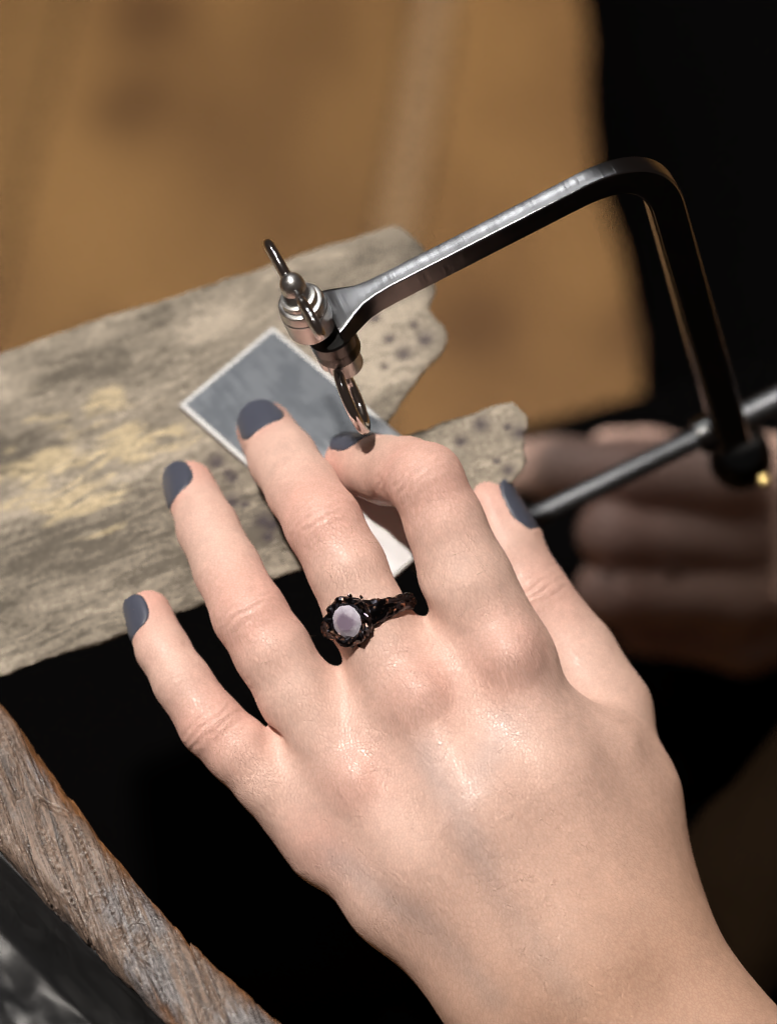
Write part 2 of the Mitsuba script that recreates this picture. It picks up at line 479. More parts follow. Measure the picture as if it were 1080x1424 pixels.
# ------------------------------------------------------------------ the bench board, the leather skin, the bench pin
BOARD = Polygon([(-78.62, -41.69), (-71.78, -51.80), (-66.24, -63.38), (-59.54, -79.11), (-51.25, -97.27), (-42.35, -114.28), (-33.33, -128.65), (-25.93, -139.62), (-15.44, -153.68), (-37.27, -151.32), (-47.21, -134.72), (-52.70, -126.45), (-61.34, -112.86), (-70.86, -97.07), (-82.94, -76.42)]).buffer(0.3)


def poly_sdf(poly, p2):
    xy = shapely.points(p2)
    d = shapely.distance(poly.exterior, xy)
    return np.where(shapely.contains(poly, xy), -d, d)


class Poly2:
    """A polygon's signed distance, looked up from a fine table."""

    def __init__(self, poly, res=0.5, pad=14):
        x0, y0, x1, y1 = poly.bounds
        self.o, self.r = np.array((x0 - pad, y0 - pad)), res
        nx, ny = int((x1 - x0 + 2 * pad) / res) + 2, int((y1 - y0 + 2 * pad) / res) + 2
        g = np.stack(np.meshgrid(np.arange(nx), np.arange(ny), indexing="ij"), -1).reshape(-1, 2) * res + self.o
        self.t = poly_sdf(poly, g).reshape(nx, ny)

    def __call__(self, p):
        return ndimage.map_coordinates(self.t, ((p[:, :2] - self.o) / self.r).T, order=1, mode="nearest")


def frame_ab(p, d):
    return p[:, 0] * d[0] + p[:, 1] * d[1], -p[:, 0] * d[1] + p[:, 1] * d[0]


board2 = Poly2(BOARD)


def rough_extrude(d2, p, top, bottom, rad):
    dz = np.maximum(p[:, 2] - top, bottom - p[:, 2])
    a, b = d2 + rad, dz + rad
    return np.minimum(np.maximum(a, b), 0) + np.hypot(np.maximum(a, 0), np.maximum(b, 0)) - rad


def board_fn(p):
    a, b = frame_ab(p, BOARD_DIR)
    q = np.stack([a * 0.05, b * 0.5, p[:, 2] * 0.2], 1)
    d2 = board2(p) + 0.6 * (meshkit.fbm(q, 3, 2) - 0.5) * 2
    d = rough_extrude(d2, p, 0.0, -34.0, 4.2)
    wob = (meshkit.fbm(np.stack([a * 0.06, b * 0.15, p[:, 2] * 0.1], 1), 3, 5) - 0.5) * 1.6
    crack = np.abs(meshkit.noise(np.stack([a * 0.022, (b + wob) * 0.28, p[:, 2] * 0.05], 1), 11) - 0.5)
    patch = meshkit.fbm(np.stack([a * 0.05, b * 0.16, p[:, 2] * 0.1], 1), 3, 21)
    flake = np.clip((patch - 0.53) * 14, 0, 1)
    crack2 = np.abs(meshkit.noise(np.stack([a * 0.05, (b + wob) * 0.55, p[:, 2] * 0.05], 1), 19) - 0.5)
    d += 0.9 * np.clip(1 - crack / 0.035, 0, 1) ** 1.5 + 0.45 * np.clip(1 - crack2 / 0.03, 0, 1)
    d += flake * (0.35 + 0.9 * (meshkit.fbm(np.stack([a * 0.12, b * 1.3, p[:, 2] * 0.5], 1), 3, 8) - 0.3))
    d += 0.12 * meshkit.fbm(p * 0.9, 2, 4) + 0.25 * meshkit.fbm(p * 0.16, 2, 6)
    for (cx, cy, r) in DENTS:
        rr = np.hypot(p[:, 0] - cx, p[:, 1] - cy)
        d += np.where(np.abs(p[:, 2]) < 3, 0.38 * np.exp(-((rr - r) / 0.28) ** 2) + 0.12 * (rr < r), 0)
    return d


DENTS = [(*(-55.51, -108.91, 0)[:2], 1.9), (*(-48.32, -118, 0)[:2], 2.1), (*(-52.27, -116.82, 0)[:2], 1.0), (*(-64.54, -94.31, 0)[:2], 0.7)]
bx0, by0, bx1, by1 = BOARD.bounds
mesh = iso(board_fn, (bx0 - 2, by0 - 2, -36), (bx1 + 2, by1 + 2, 2), 0.34)
put("workbench__board", mesh, "board_wood", smooth=True)
put("workbench__board__apron_rail", trimesh.creation.box(extents=(60, 180, 40), transform=trimesh.transformations.translation_matrix((-190, -120, -55))), "board_wood")
labels["workbench"] = {"label": "old scarred brown workbench edge at the lower left, beside the black leather", "category": "workbench"}

# leather skin: a sagging, wrinkled sheet with thickness
LE = np.array((-61.36, -113.02, 0)[:2])
LD = unit(np.array((-47.06, -134.76, 0)[:2]) - np.array((-70.84, -96.91, 0)[:2]))
LN = np.array((LD[1], -LD[0]))
LN = LN if LN @ (np.array((-71.63, -120.51, 0)[:2]) - LE) > 0 else -LN
ga, gb = np.meshgrid(np.linspace(-70, 70, 170), np.linspace(-3.0, 80, 110), indexing="ij")
wr = meshkit.fbm(np.stack([ga * 0.03, gb * 0.075, ga * 0], -1), 4, 3) - 0.5
sm = np.clip(gb / 6, 0, 1)
hz = -7 - 50 * sm * sm * (3 - 2 * sm) + np.clip(gb / 14, 0, 1) * (12 * wr + 1.6 * np.sin(ga * 0.16 + gb * 0.28 + 5 * wr))
top = np.stack([LE[0] + ga * LD[0] + gb * LN[0], LE[1] + ga * LD[1] + gb * LN[1], hz], -1).reshape(-1, 3)
gx = ga
nx, ny = gx.shape
I = np.arange(nx * ny).reshape(nx, ny)
Q = np.stack([I[:-1, :-1], I[1:, :-1], I[1:, 1:], I[:-1, 1:]], -1).reshape(-1, 4)
tri = np.vstack([Q[:, [0, 1, 2]], Q[:, [0, 2, 3]]])
rim = np.concatenate([I[:, 0], I[-1, 1:], I[-2::-1, -1], I[0, -2:0:-1]])
N = nx * ny
rn = np.roll(rim, -1)
side = np.vstack([np.stack([rim, rim + N, rn + N], 1), np.stack([rim, rn + N, rn], 1)])
lea = trimesh.Trimesh(np.vstack([top, top - (0, 0, 2.2)]), np.vstack([tri, tri[:, ::-1] + N, side]), process=False)
if lea.volume < 0:
    lea.invert()
put("leather_skin", lea, "black_leather", smooth=True)
labels["leather_skin"] = {"label": "glossy black leather catch skin sagging below the workbench edge in the lower left corner", "category": "leather"}

PIN = Polygon([(-88.09, -52.85), (-64.43, -50.13), (-43.71, -48.23), (-25.45, -45.83), (1.25, -42.34), (24.66, -39.58), (38.17, -37.64), (46.95, -33.58), (51.07, -32.81), (54.45, -30.29), (55.59, -27.50), (55.71, -24.80), (58.31, -20.03), (58.46, -16.52), (55.75, -12.35), (52.17, -11.93), (46.95, -12.83), (40.21, -13.09), (32.53, -13.87), (28.28, -14.25), (24.82, -14.84), (26.68, -10.62), (31.81, -5.29), (37.70, 0.28), (43.08, 4.84), (45.59, 8.63), (45.54, 11.53), (43.56, 15.01), (43.23, 18.24), (45.69, 21.71), (46.34, 26.37), (45.65, 34.46), (43.77, 39.54), (41.29, 43.52), (39.53, 44.27), (31.53, 43.61), (13.73, 41.78), (-12.80, 39.54), (-39.33, 36.70), (-52.72, 35.33), (-78.00, 32.82)])
pin2 = Poly2(PIN)
PTIP = np.array((47.64, 5.57, 0))


def pin_fn(p):
    a, b = frame_ab(p, PIN_DIR)
    q = np.stack([p[:, 0] * 0.09, p[:, 1] * 0.09, p[:, 2] * 0.09], 1)
    d2 = pin2(p) + 0.8 * np.maximum(-p[:, 2] - 1.0, 0) + 1.6 * (meshkit.fbm(q, 3, 3) - 0.5) + 0.8 * (meshkit.fbm(q * 4, 2, 9) - 0.5)
    t = np.clip((PTIP - p) @ PIN_DIR / 150.0, 0, 1)
    bot = -(4.5 + 26 * t)
    rad = 1.4
    aa, bb = d2 + rad, np.maximum(p[:, 2], bot - p[:, 2]) + rad
    d = np.minimum(np.maximum(aa, bb), 0) + np.hypot(np.maximum(aa, 0), np.maximum(bb, 0)) - rad
    d += 0.5 * (meshkit.fbm(np.stack([a * 0.05, b * 0.6, p[:, 2] * 0.3], 1), 3, 13) - 0.5) + 0.3 * meshkit.fbm(p * 0.5, 2, 17)
    crack = np.abs(meshkit.noise(np.stack([a * 0.018, b * 0.22, p[:, 2] * 0.1], 1), 31) - 0.5)
    d += 0.45 * np.clip(1 - crack / 0.03, 0, 1)
    for k, (x, y, r) in enumerate(PITS):
        d += 0.8 * np.exp(-(((p[:, 0] - x) ** 2 + (p[:, 1] - y) ** 2) / r ** 2)) * (p[:, 2] > -3)
    return d


mesh = iso(pin_fn, (*(np.array(PIN.bounds[:2]) - 3), -33), (*(np.array(PIN.bounds[2:]) + 3), 2.5), 0.7)
put("bench_pin", mesh, "pin_wood", smooth=True)
labels["bench_pin"] = {"label": "worn grey wooden bench pin with a ragged V notch under the fingers and metal sheet", "category": "bench pin"}

# ------------------------------------------------------------------ the metal sheet lying on the pin
S0, S1, S2 = (np.array(q) for q in ((-18.41, 6.68, 0.3), (6.65, 22.04, 0.3), (15.23, -54, 0.3)))
ex, ey = unit(S1 - S0), None
ey = (S2 - S0) - ((S2 - S0) @ ex) * ex
LXs, LYs = np.linalg.norm(S1 - S0), np.linalg.norm(ey)
ey = unit(ey)
SZ = 0.25


def slab(x0, x1, y0, y1, z0, z1, r):
    pts = []
    for x, sx in ((x0, 1), (x1, -1)):
        for y, sy in ((y0, 1), (y1, -1)):
            for z, sz in ((z0, 1), (z1, -1)):
                for k in range(3):
                    o = np.array([sx * r, sy * r, sz * r])
                    o[k] = 0
                    pts.append(S0 * (1, 1, 0) + (x + o[0]) * ex + (y + o[1]) * ey + (0, 0, z + o[2]))
    return m3.Manifold.hull_points(np.array(pts))


put("metal_sheet__backing", slab(0, LXs, 0, LYs, SZ, SZ + 1.3, 0.25), "sheet_rim")
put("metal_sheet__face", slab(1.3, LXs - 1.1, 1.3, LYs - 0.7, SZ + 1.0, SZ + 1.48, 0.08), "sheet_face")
labels["metal_sheet"] = {"label": "rectangular grey metal sheet with pale rim lying on the bench pin under the fingertips", "category": "metal sheet"}
labels["metal_sheet__face"] = {"label": "dull blue grey satin face inside the pale rim"}

# ------------------------------------------------------------------ the saw
prof2 = np.array([(-2.9, -1.6), (-2.5, -1.95), (2.5, -1.95), (2.9, -1.6), (2.9, 1.6), (2.5, 1.95), (-2.5, 1.95), (-2.9, 1.6)])   # (outward, across)
A0, C0, L1 = np.array((20.78, -14.17, 50.96)), np.array((93.71, -0.15, 61.7)), np.array((108.11, -4.55, -52.86))
ua, ul = unit(C0 - A0), unit(L1 - C0)
ACR = unit(np.cross(ua, ul))
tl = 17.0
path = [A0, A0 + 2 * ua, A0 + 4.5 * ua, A0 + 7 * ua, A0 + 10 * ua]
wide = [2.9, 2.5, 1.9, 1.35, 1.1]
for s in np.linspace(14, np.linalg.norm(C0 - A0) - tl, 16):
    path.append(A0 + s * ua)
p0, p1 = C0 - tl * ua, C0 + tl * ul
for t in np.linspace(0, 1, 18)[1:-1]:
    path.append((1 - t) ** 2 * (p0 * 0.5 + (p0) * 0.5) + 2 * t * (1 - t) * C0 + t ** 2 * p1)
for s in np.linspace(tl, np.linalg.norm(L1 - C0), 14):
    path.append(C0 + s * ul)
path = np.array(path)
wide += [1.0] * (len(path) - len(wide))
tang = np.gradient(path, axis=0)
outw = [unit(np.cross(unit(t), ACR)) for t in tang]
if outw[10] @ ul > 0:
    outw = [-o for o in outw]
thick = np.interp(np.arange(len(path)), [0, 2, 5], [0.75, 0.9, 1.0])
leg_w = np.interp(np.arange(len(path)), [len(path) - 32, len(path) - 14, len(path) - 1], [1.0, 1.2, 1.25])
frame = sweep(path, lambda i: prof2 * (1.12 * thick[i] * leg_w[i], 1.08 * wide[i] * leg_w[i]), lambda i: (outw[i], ACR))
AX = np.array((0.1263, -0.0404, -0.9912))
OC = np.array((15.06, -13.98, 59.24))
eye = lathe(OC, AX, [(3.8, 5.0), (4.1, 5.15), (9.0, 5.15), (9.3, 5.0)], 40)
put("jeweller_saw__frame", trimesh.util.concatenate([frame, eye]), "steel_brushed", smooth=25)
put("jeweller_saw__stud", lathe(OC, AX, [(-8.4, 0.6), (-8.1, 1.5), (-7.2, 2.3), (-6.0, 2.65), (-4.9, 2.65)] + [(-4.9 + 0.25 * k, 2.65 if k % 2 else 2.4) for k in range(1, 22)] + [(24, 2.2)], 32), "steel_worn", smooth=40)
put("jeweller_saw__clamp_body", lathe(OC, AX, [(-0.2, 4.0), (0.1, 4.7), (0.5, 4.9), (2.4, 5.1), (2.6, 5.0), (2.75, 5.0), (2.95, 5.2), (8.9, 5.2), (9.2, 4.9)], 48), "steel_worn", smooth=35)
put("jeweller_saw__wing_nut", lathe(OC, AX, [(-1.6, 2.5), (-2.0, 3.0), (-1.8, 3.7), (-1.2, 3.9), (-0.3, 3.9), (-0.25, 2.6)], 40), "steel_worn", smooth=35)
WD = unit(np.array((-0.236, 0.9693, -0.0686)) - (np.array((-0.236, 0.9693, -0.0686)) @ AX) * AX)
for k, sg in enumerate((1, -1)):
    th = np.linspace(0, 2 * np.pi, 40, endpoint=False)
    ctr = OC + sg * WD * 8.2 - AX * 3.6
    loop = [ctr + sg * WD * (5.0 * np.cos(t) - 0.9 * np.sin(t)) + AX * (-3.1 * np.sin(t) - 1.4 * np.cos(t)) for t in th]
    put("jeweller_saw__wing_nut__wing" + ("_001" if k else ""), tube(loop, 1.12, 16, True), "steel_bright", smooth=True)
OB = np.array((19.88, -15.58, 45.45))
put("jeweller_saw__lower_collar", lathe(OB, AX, [(-2.5, 4.6), (-2, 5.0), (1.2, 5.0), (1.6, 4.5), (3.0, 4.9), (4.4, 4.9), (4.8, 4.3)], 44), "steel_dark", smooth=35)
put("jeweller_saw__jaw", lathe(OB + AX * 4.6, AX, [(0.3, 3.6), (0.5, 3.9), (5.6, 3.9), (6.0, 3.5)], 44), "steel_worn", smooth=35)
RC, RN = np.array((20.72, -22.65, 31.9)), np.array((0.9771, 0.0525, 0.2063))
rx, ry, _ = basis(RN)
put("jeweller_saw__thumb_ring", tube([RC + 7.2 * (np.cos(t) * rx + np.sin(t) * ry) for t in np.linspace(0, 2 * np.pi, 64, endpoint=False)], 1.15, 18, True), "steel_bright", smooth=True)
BL0, BL1 = np.array((20.6, -17.99, 34.68)), np.array((24.74, -2.37, -48.05))
bx_, by_, bz_ = basis(BL1 - BL0, ua)
blade = trimesh.creation.box(extents=(0.3, 0.8, np.linalg.norm(BL1 - BL0)))
M = np.eye(4)
M[:3, 0], M[:3, 1], M[:3, 2], M[:3, 3] = bx_, by_, bz_, (BL0 + BL1) / 2
blade.apply_transform(M)
put("jeweller_saw__blade", blade, "steel_dark")
R0, R1, R2 = np.array((27.9, -17.31, -57.01)), np.array((102.38, -3.44, -48.7)), np.array((133.76, 2.39, -45.2))
put("jeweller_saw__rod", trimesh.util.concatenate([tube(np.linspace(R0, R1, 12), 2.7, 20), tube(np.linspace(BL1, R0, 5), 2.4, 14)]), "steel_rod", smooth=40)
put("jeweller_saw__rod_end", tube(np.linspace(R1, R2, 8), 3.1, 20), "steel_rod", smooth=40)
rd = unit(R1 - R0)
put("jeweller_saw__ferrule", lathe(R1, rd, [(-3.2, 3.2), (-2.8, 4.3), (2.0, 4.6), (2.6, 4.2), (2.8, 3.2)], 32), "steel_dark", smooth=35)
H0, H1 = np.array((111.96, 2.74, -72.97)), np.array((120.29, 60.26, -255.35))
hz_ = unit(H1 - H0)
put("jeweller_saw__handle", lathe(H0, hz_, [(-4, 5.0), (-1, 7.5), (5, 8.0), (13, 5.5), (17, 3.4), (19, 1.5)], 32), "black_handle", smooth=40)
put("jeweller_saw__handle__ferrule", lathe(np.array((114.88, -8.3, -69.1)), hz_, [(-1.5, 1.1), (-1.2, 1.5), (1.2, 1.5), (1.5, 1.1)], 24), "brass", smooth=40)
labels["jeweller_saw"] = {"label": "steel saw frame with wing nut clamp held above the bench pin", "category": "saw"}
labels["jeweller_saw__thumb_ring"] = {"label": "polished steel ring of the lower thumb screw"}

# ------------------------------------------------------------------ the person: left hand, right hand, trousers


def J(w, r):
    return (*w, r)


FINGERS = {
    "index": [J((39.57, -77.53, 3.66), 10.2), J((35.31, -63.17, 14.6), 9.8), J((33.72, -52.44, 22.2), 8.3), J((31.95, -44.4, 27.6), 7.9), J((28.42, -37.72, 21.69), 7.5), J((24.35, -31.21, 13.94), 7.4), J((17.73, -23.31, 7.02), 6.7)],
    "middle": [J((18, -80.26, 2.03), 10.2), J((13.14, -64.93, 11.22), 8.8), J((11.25, -54.8, 17.29), 8.3), J((8.55, -44.96, 21.44), 8.2), J((5.61, -32.51, 16.65), 7.8), J((2.71, -19.51, 9.29), 7.5), J((0.09, -8.47, 6), 6.5)],
    "ring": [J((2.05, -91.07, -9.11), 10.0), J((-5.17, -73.85, 2.38), 8.6), J((-8.49, -65.11, 8.2), 8.2), J((-11.37, -57.49, 12.18), 7.9), J((-14.16, -44.88, 11.58), 7.2), J((-16.62, -32.98, 10.55), 6.7), J((-19.03, -17.87, 5.61), 5.5)],
    "pinky": [J((-6.73, -98.5, -19.39), 9.6), J((-15.63, -86.57, -8.75), 7.6), J((-20.78, -80.08, -3.69), 7.2), J((-24.96, -74.58, -0.4), 6.9), J((-29.05, -64.91, 3.07), 6.2), J((-31.83, -56.5, 4.61), 5.7), J((-33.4, -46.27, 3.75), 4.9)],
    "thumb": [J((58.46, -81.17, -25.33), 11.0), J((54.8, -68.01, -22.11), 10.0), J((48.87, -54.72, -15.31), 9.1), J((46.5, -43.97, -10.03), 8.0), J((44.96, -34.92, -5.77), 6.6)],
}
META = [  # capsules of the back of the hand, palm, wrist and forearm
    [J((39.57, -77.53, 3.66), 10.0), J((43.14, -101.44, -8.33), 11.0), J((51.87, -130.98, -31.86), 16.5)],
    [J((18.22, -80.58, 1.84), 10.2), J((26.67, -105.56, -4.97), 11.5), J((42.12, -136.43, -24.64), 15.0)],
    [J((2.5, -91.17, -9.17), 10.0), J((13.81, -110.23, -13.6), 11.5), J((32.25, -137.31, -28.66), 15.0)],
    [J((-5.49, -98.07, -19.14), 9.1), J((4.78, -113.7, -23.84), 10.6), J((23.61, -135.76, -34.72), 15.3)],
    [J((58.71, -81.67, -24.46), 10.6), J((58.55, -101, -29.05), 12.4), J((55.06, -121.77, -40.33), 16.5)],
    [J((43.35, -83.29, -3.28), 7.2), J((55.51, -95.29, -16.3), 8.2), J((53.67, -115.33, -29.48), 12.0)],
    [J((46.95, -96.48, -13.52), 9.0), J((49.43, -112.94, -24.55), 11.5), J((51.19, -123.05, -34.1), 12.0)],
    [J((23.66, -67.83, 3.65), 4.5), J((27.48, -77.95, 0.5), 8.8), J((33.04, -99.21, -11.07), 12.5), J((41.21, -119.83, -27.52), 15.0)],
    [J((5.18, -71.96, -1.16), 4.5), J((9.89, -84.08, -6.09), 8.8), J((19.67, -104.17, -15.21), 12.5), J((28.89, -124.11, -30.08), 15.0)],
    [J((-8.04, -85.47, -11.58), 4.0), J((-2.3, -94.41, -16.36), 8.4), J((6.98, -111.03, -23.4), 11.0)],
    [J((27.02, -81.98, -14.15), 9.0), J((35.3, -109.92, -30.9), 14.0)],
    [J((5.78, -92.49, -25.12), 9.0), J((19.82, -118.4, -38.31), 14.0)],
    [J((51.87, -130.98, -31.86), 16.5), J((68.29, -170.98, -51.17), 21.0), J((87.73, -218.07, -67.73), 26.0)],
    [J((23.2, -136.62, -35.25), 14.5), J((40.08, -170.58, -50.93), 20.0), J((60.24, -216.72, -71.59), 25.0)],
    [J((37.18, -137.05, -26.17), 15.0), J((53.97, -172.02, -47.13), 20.0), J((74.03, -217.39, -69.66), 27.0)],
]
BUMPS = [((19.74, -83.48, 9.43), 4.6), ((40.54, -80.38, 11.52), 5.2), ((3.28, -93.4, -2.35), 4.4), ((-6.08, -99.75, -13.15), 4.0)]
TENDONS = [((20.17, -88.86, 6.79), (33.53, -135.22, -18.08)), ((39.86, -86.45, 7.06), (48.67, -129.75, -20.63)), ((4.35, -97.71, -5.51), (27, -135.03, -22.63))]


def hand_fn(p):
    acc = 0.0
    for c in META:
        for a, b in zip(c[:-1], c[1:]):
            acc = acc + np.exp(-np.clip(segd(p, a[:3], b[:3], a[3], b[3]), -60, 90) / 3.0)
    d = -3.0 * np.log(acc + 1e-30) + 2.2
    for a, b in TENDONS:
        d = smin(d, segd(p, a, b, 1.5, 1.0), 8)
    fd, kk = None, np.clip(3.2 - 0.6 * d, 0.5, 3.2)
    for k, c in FINGERS.items():
        e = chain(p, c, 1.6)
        if k == "thumb":
            th = e
        else:
            fd = e if fd is None else smin(fd, e, kk)
    d = smin(smin(d, fd, 5.5), th, 4.0)
    for c, r in BUMPS:
        d = smin(d, np.linalg.norm(p - np.asarray(c), axis=1) - r, 5)
    return d


allp = np.array([q[:3] for c in list(FINGERS.values()) + META for q in c])
hand = polish(iso(hand_fn, allp.min(0) - 24, np.minimum(allp.max(0), (165, 60, 40)) + 12, 0.55), 4)


knob = []
for k, c in FINGERS.items():
    knob += [(c[-1][:3], 9, 0.75), (c[-2][:3], 7, 0.3)]
    knob.append((c[3][:3] if k != "thumb" else c[2][:3], 11, 0.75))
knob += [(c, 8.5, 0.6) for c, r in BUMPS]
relaxed = hand.copy()
trimesh.smoothing.filter_laplacian(relaxed, lamb=0.6, iterations=130, volume_constraint=False)
wmask = np.zeros(len(hand.vertices))      # the skin webs between the fingers are smooth saddles
for pts in ([(24.71, -69.14, 9.86), (28.69, -82.76, 4.03), (32.48, -98.74, -0.88)], [(5.36, -73.6, 6.02), (9.07, -84.55, 0.63), (13.71, -98.02, -2.78)], [(-9.6, -85.71, -4.73), (-6.55, -93.56, -8.27), (-1.47, -105.33, -11.83)]):
    for a, b in zip(pts[:-1], pts[1:]):
        wmask = np.maximum(wmask, np.clip(1.5 - np.maximum(segd(np.array(hand.vertices), a, b, 0, 0), 0) / 7.5, 0, 1))
wmask = (wmask * wmask * (3 - 2 * wmask))[:, None]
hand.vertices = hand.vertices * (1 - wmask) + relaxed.vertices * wmask
N = vnormals(hand)
V = np.array(hand.vertices)
disp = np.zeros(len(V))
UPV = np.array((0, -0.51, 0.86))
for k, c in FINGERS.items():      # creases across the knuckles
    for j, amp, cnt, sp in ((3, 0.30 if k in ("index", "middle") else 0.22, 6, 1.9), (5, 0.16, 4, 1.6)):
        if k == "thumb":
            j = 2
        if j == 5:
            j = 4
            w0 = 0
        ctr = np.array(c[j][:3])
        ax = unit(np.array(c[j + 1][:3]) - np.array(c[j - 1][:3]))
        rel = V - ctr
        s = rel @ ax + 0.9 * (meshkit.fbm(V * 0.45, 2, 40 + j) - 0.5) * 2
        w = np.exp(-(rel @ ax / (sp * cnt * 0.42)) ** 2) * np.clip(N @ UPV * 1.6, 0, 1) * (np.linalg.norm(rel, axis=1) < 16)
        ridg = np.abs(np.mod(s / sp + 0.5, 1) - 0.5) * sp
        disp -= amp * w * np.exp(-(ridg / 0.36) ** 2) * (0.4 + 0.9 * meshkit.noise(V * 0.5, 60 + j))
disp += 0.10 * (meshkit.fbm(V * 0.35, 3, 77) - 0.5)
hand.vertices = V + N * disp[:, None]
HAND_V, HAND_N = np.array(hand.vertices), N
RED += knob
for pts in ([(18.14, -97.08, 7.11), (22.64, -110.28, 3.86), (25.7, -127.47, -4.11), (36.29, -150.74, -13.39)], [(35.61, -94.94, 7.22), (22.64, -110.28, 3.86)], [(-4.8, -105.99, -12.22), (8.59, -124.77, -11.82), (19.38, -143.05, -18.11)]):
    VEINS += [(np.array(a), np.array(b)) for a, b in zip(pts[:-1], pts[1:])]


def nail(key, c, a, u, rad, R, L, half, back, curl=0.25, flat=1.0):
    """A curved nail plate on the finger end: c on the finger's axis, a towards the tip, u out of the nail."""
    a = unit(a)
    u = unit(np.asarray(u) - (np.asarray(u) @ a) * a)
    w = np.cross(a, u)
    ns, nt = 22, 23
    top, bot = [], []
    for i in range(ns):
        s = i / (ns - 1)
        q = 2 * s - 1
        wid = (1 - abs(q) ** (2.6 if q < 0 else 3.2)) ** (1 / 2.4) if abs(q) < 1 else 0.0
        wid = max(wid, 0.04)
        for j in range(nt):
            t = 2 * j / (nt - 1) - 1
            th = t * half * wid
            r0 = rad(s * L - back) * (1 - curl * max(s - 0.3, 0) ** 2 * 0.8) + R
            edge = 1 - max(abs(t), 0) ** 8
            for lst, dr_ in ((top, 0.40 + 0.30 * edge * (0.3 + 0.7 * min(1, 6 * s))), (bot, -0.5)):
                rr = r0 + dr_
                lst.append(np.asarray(c) + a * (s * L - back) + rr * (np.sin(th) * w + flat * np.cos(th) * u))
    I = np.arange(ns * nt).reshape(ns, nt)
    Q = np.stack([I[:-1, :-1], I[1:, :-1], I[1:, 1:], I[:-1, 1:]], -1).reshape(-1, 4)
    tri = np.vstack([Q[:, [0, 1, 2]], Q[:, [0, 2, 3]]])
    n0 = ns * nt
    rim = np.concatenate([I[:, 0], I[-1, 1:], I[-2::-1, -1], I[0, -2:0:-1]])
    rn = np.roll(rim, -1)
    side = np.vstack([np.stack([rim, rim + n0, rn + n0], 1), np.stack([rim, rn + n0, rn], 1)])
    m = trimesh.Trimesh(np.vstack([top, bot]), np.vstack([tri, tri[:, ::-1] + n0, side]), process=False)
    if m.volume < 0:
        m.invert()
    put(key, m, "nail_polish", smooth=50)
    return np.asarray(top).reshape(ns, nt, 3)


NAILS = {"middle": ((-0.0508, -0.3132, 0.9483), 0.0, 11.0, 0.88, 7.4), "ring": ((-0.5728, -0.1761, 0.8005), 0.0, 12.0, 0.92, 8.2), "pinky": ((-0.7653, -0.1065, 0.6348), 0.0, 10.0, 0.95, 6.8),
         "index": ((0.2661, 0.5815, 0.7688), 0.0, 12.0, 0.95, 8.2), "thumb": ((0.9378, -0.3465, -0.0204), 0.0, 14.5, 0.95, 9.5)}
for i, (k, (u, off, L, half, back)) in enumerate(NAILS.items()):
    ca, cb = np.array(FINGERS[k][-2]), np.array(FINGERS[k][-1])
    ln = np.linalg.norm(cb[:3] - ca[:3])
    grid = nail("person__hand__fingernail" + (f"_{i:03d}" if i else ""), cb[:3], cb[:3] - ca[:3], u, lambda s: cb[3] + (ca[3] - cb[3]) * min(max(-s / ln, 0), 1), off, L, half, back)

    edge = np.vstack([grid[:14, 0], grid[:14, -1], grid[0, :], grid[1, :]])        # the fold of skin round the nail
    near, _ = cKDTree(edge).query(HAND_V, distance_upper_bound=3.0)
    inside, _ = cKDTree(grid[3:, 3:-3].reshape(-1, 3)).query(HAND_V, distance_upper_bound=3.0)
    fold = np.where(np.isfinite(near), 0.42 * np.exp(-(np.minimum(near, 9) / 0.95) ** 2), 0) - np.where(np.isfinite(inside), 0.7 * np.exp(-(np.minimum(inside, 9) / 0.9) ** 2), 0)
    hand.vertices = np.array(hand.vertices) + HAND_N * fold[:, None]
    RED.append((edge.mean(0), 4.5, 0.5))
put("person__hand", hand, "hand_skin", smooth=True)

# fine hairs on the fingers and the back of the hand
rng = np.random.default_rng(12)
hv, hf, tot = [], [], 0
flow = unit(np.array((23.23, -59.41, 22.69)) - np.array((37.84, -118.55, -12.76)))
for c, rad_, cnt in (((11.46, -57.49, 25.01), 9, 18), ((34.25, -65.83, 22.33), 10, 22), ((-7.64, -68.15, 15.12), 9, 18), ((-20.21, -83.01, 2.71), 8, 12), ((45.24, -128.07, -6.8), 22, 40), ((20.9, -116.49, 0.14), 22, 16)):
    pick = np.nonzero((np.linalg.norm(HAND_V - np.array(c), axis=1) < rad_) & (HAND_N @ UPV > 0.35))[0]
    for q in rng.choice(pick, min(cnt, len(pick)), replace=False):
        p0, nn = HAND_V[q], HAND_N[q]
        dr0 = -flow + 0.9 * rng.normal(size=3)
        dr0 = unit(dr0 - (dr0 @ nn) * nn)
        sd = np.cross(nn, dr0)
        ln, cv = rng.uniform(2.0, 4.5), rng.normal() * 0.6
        s = np.linspace(0, 1, 7)
        pts = p0 + np.outer(s * ln, dr0) + np.outer(cv * s ** 2 * ln * 0.5, sd) + np.outer(0.7 * s * (1 - 0.75 * s) * 1.1 - 0.05, nn)
        tb = tube(pts, np.linspace(0.024, 0.008, 7), 3)
        hv.append(tb.vertices)
        hf.append(tb.faces + tot)
        tot += len(tb.vertices)
put("person__hand__hair", trimesh.Trimesh(np.vstack(hv), np.vstack(hf), process=False), "hair", smooth=False)
labels["person__hand__hair"] = {"kind": "stuff"}

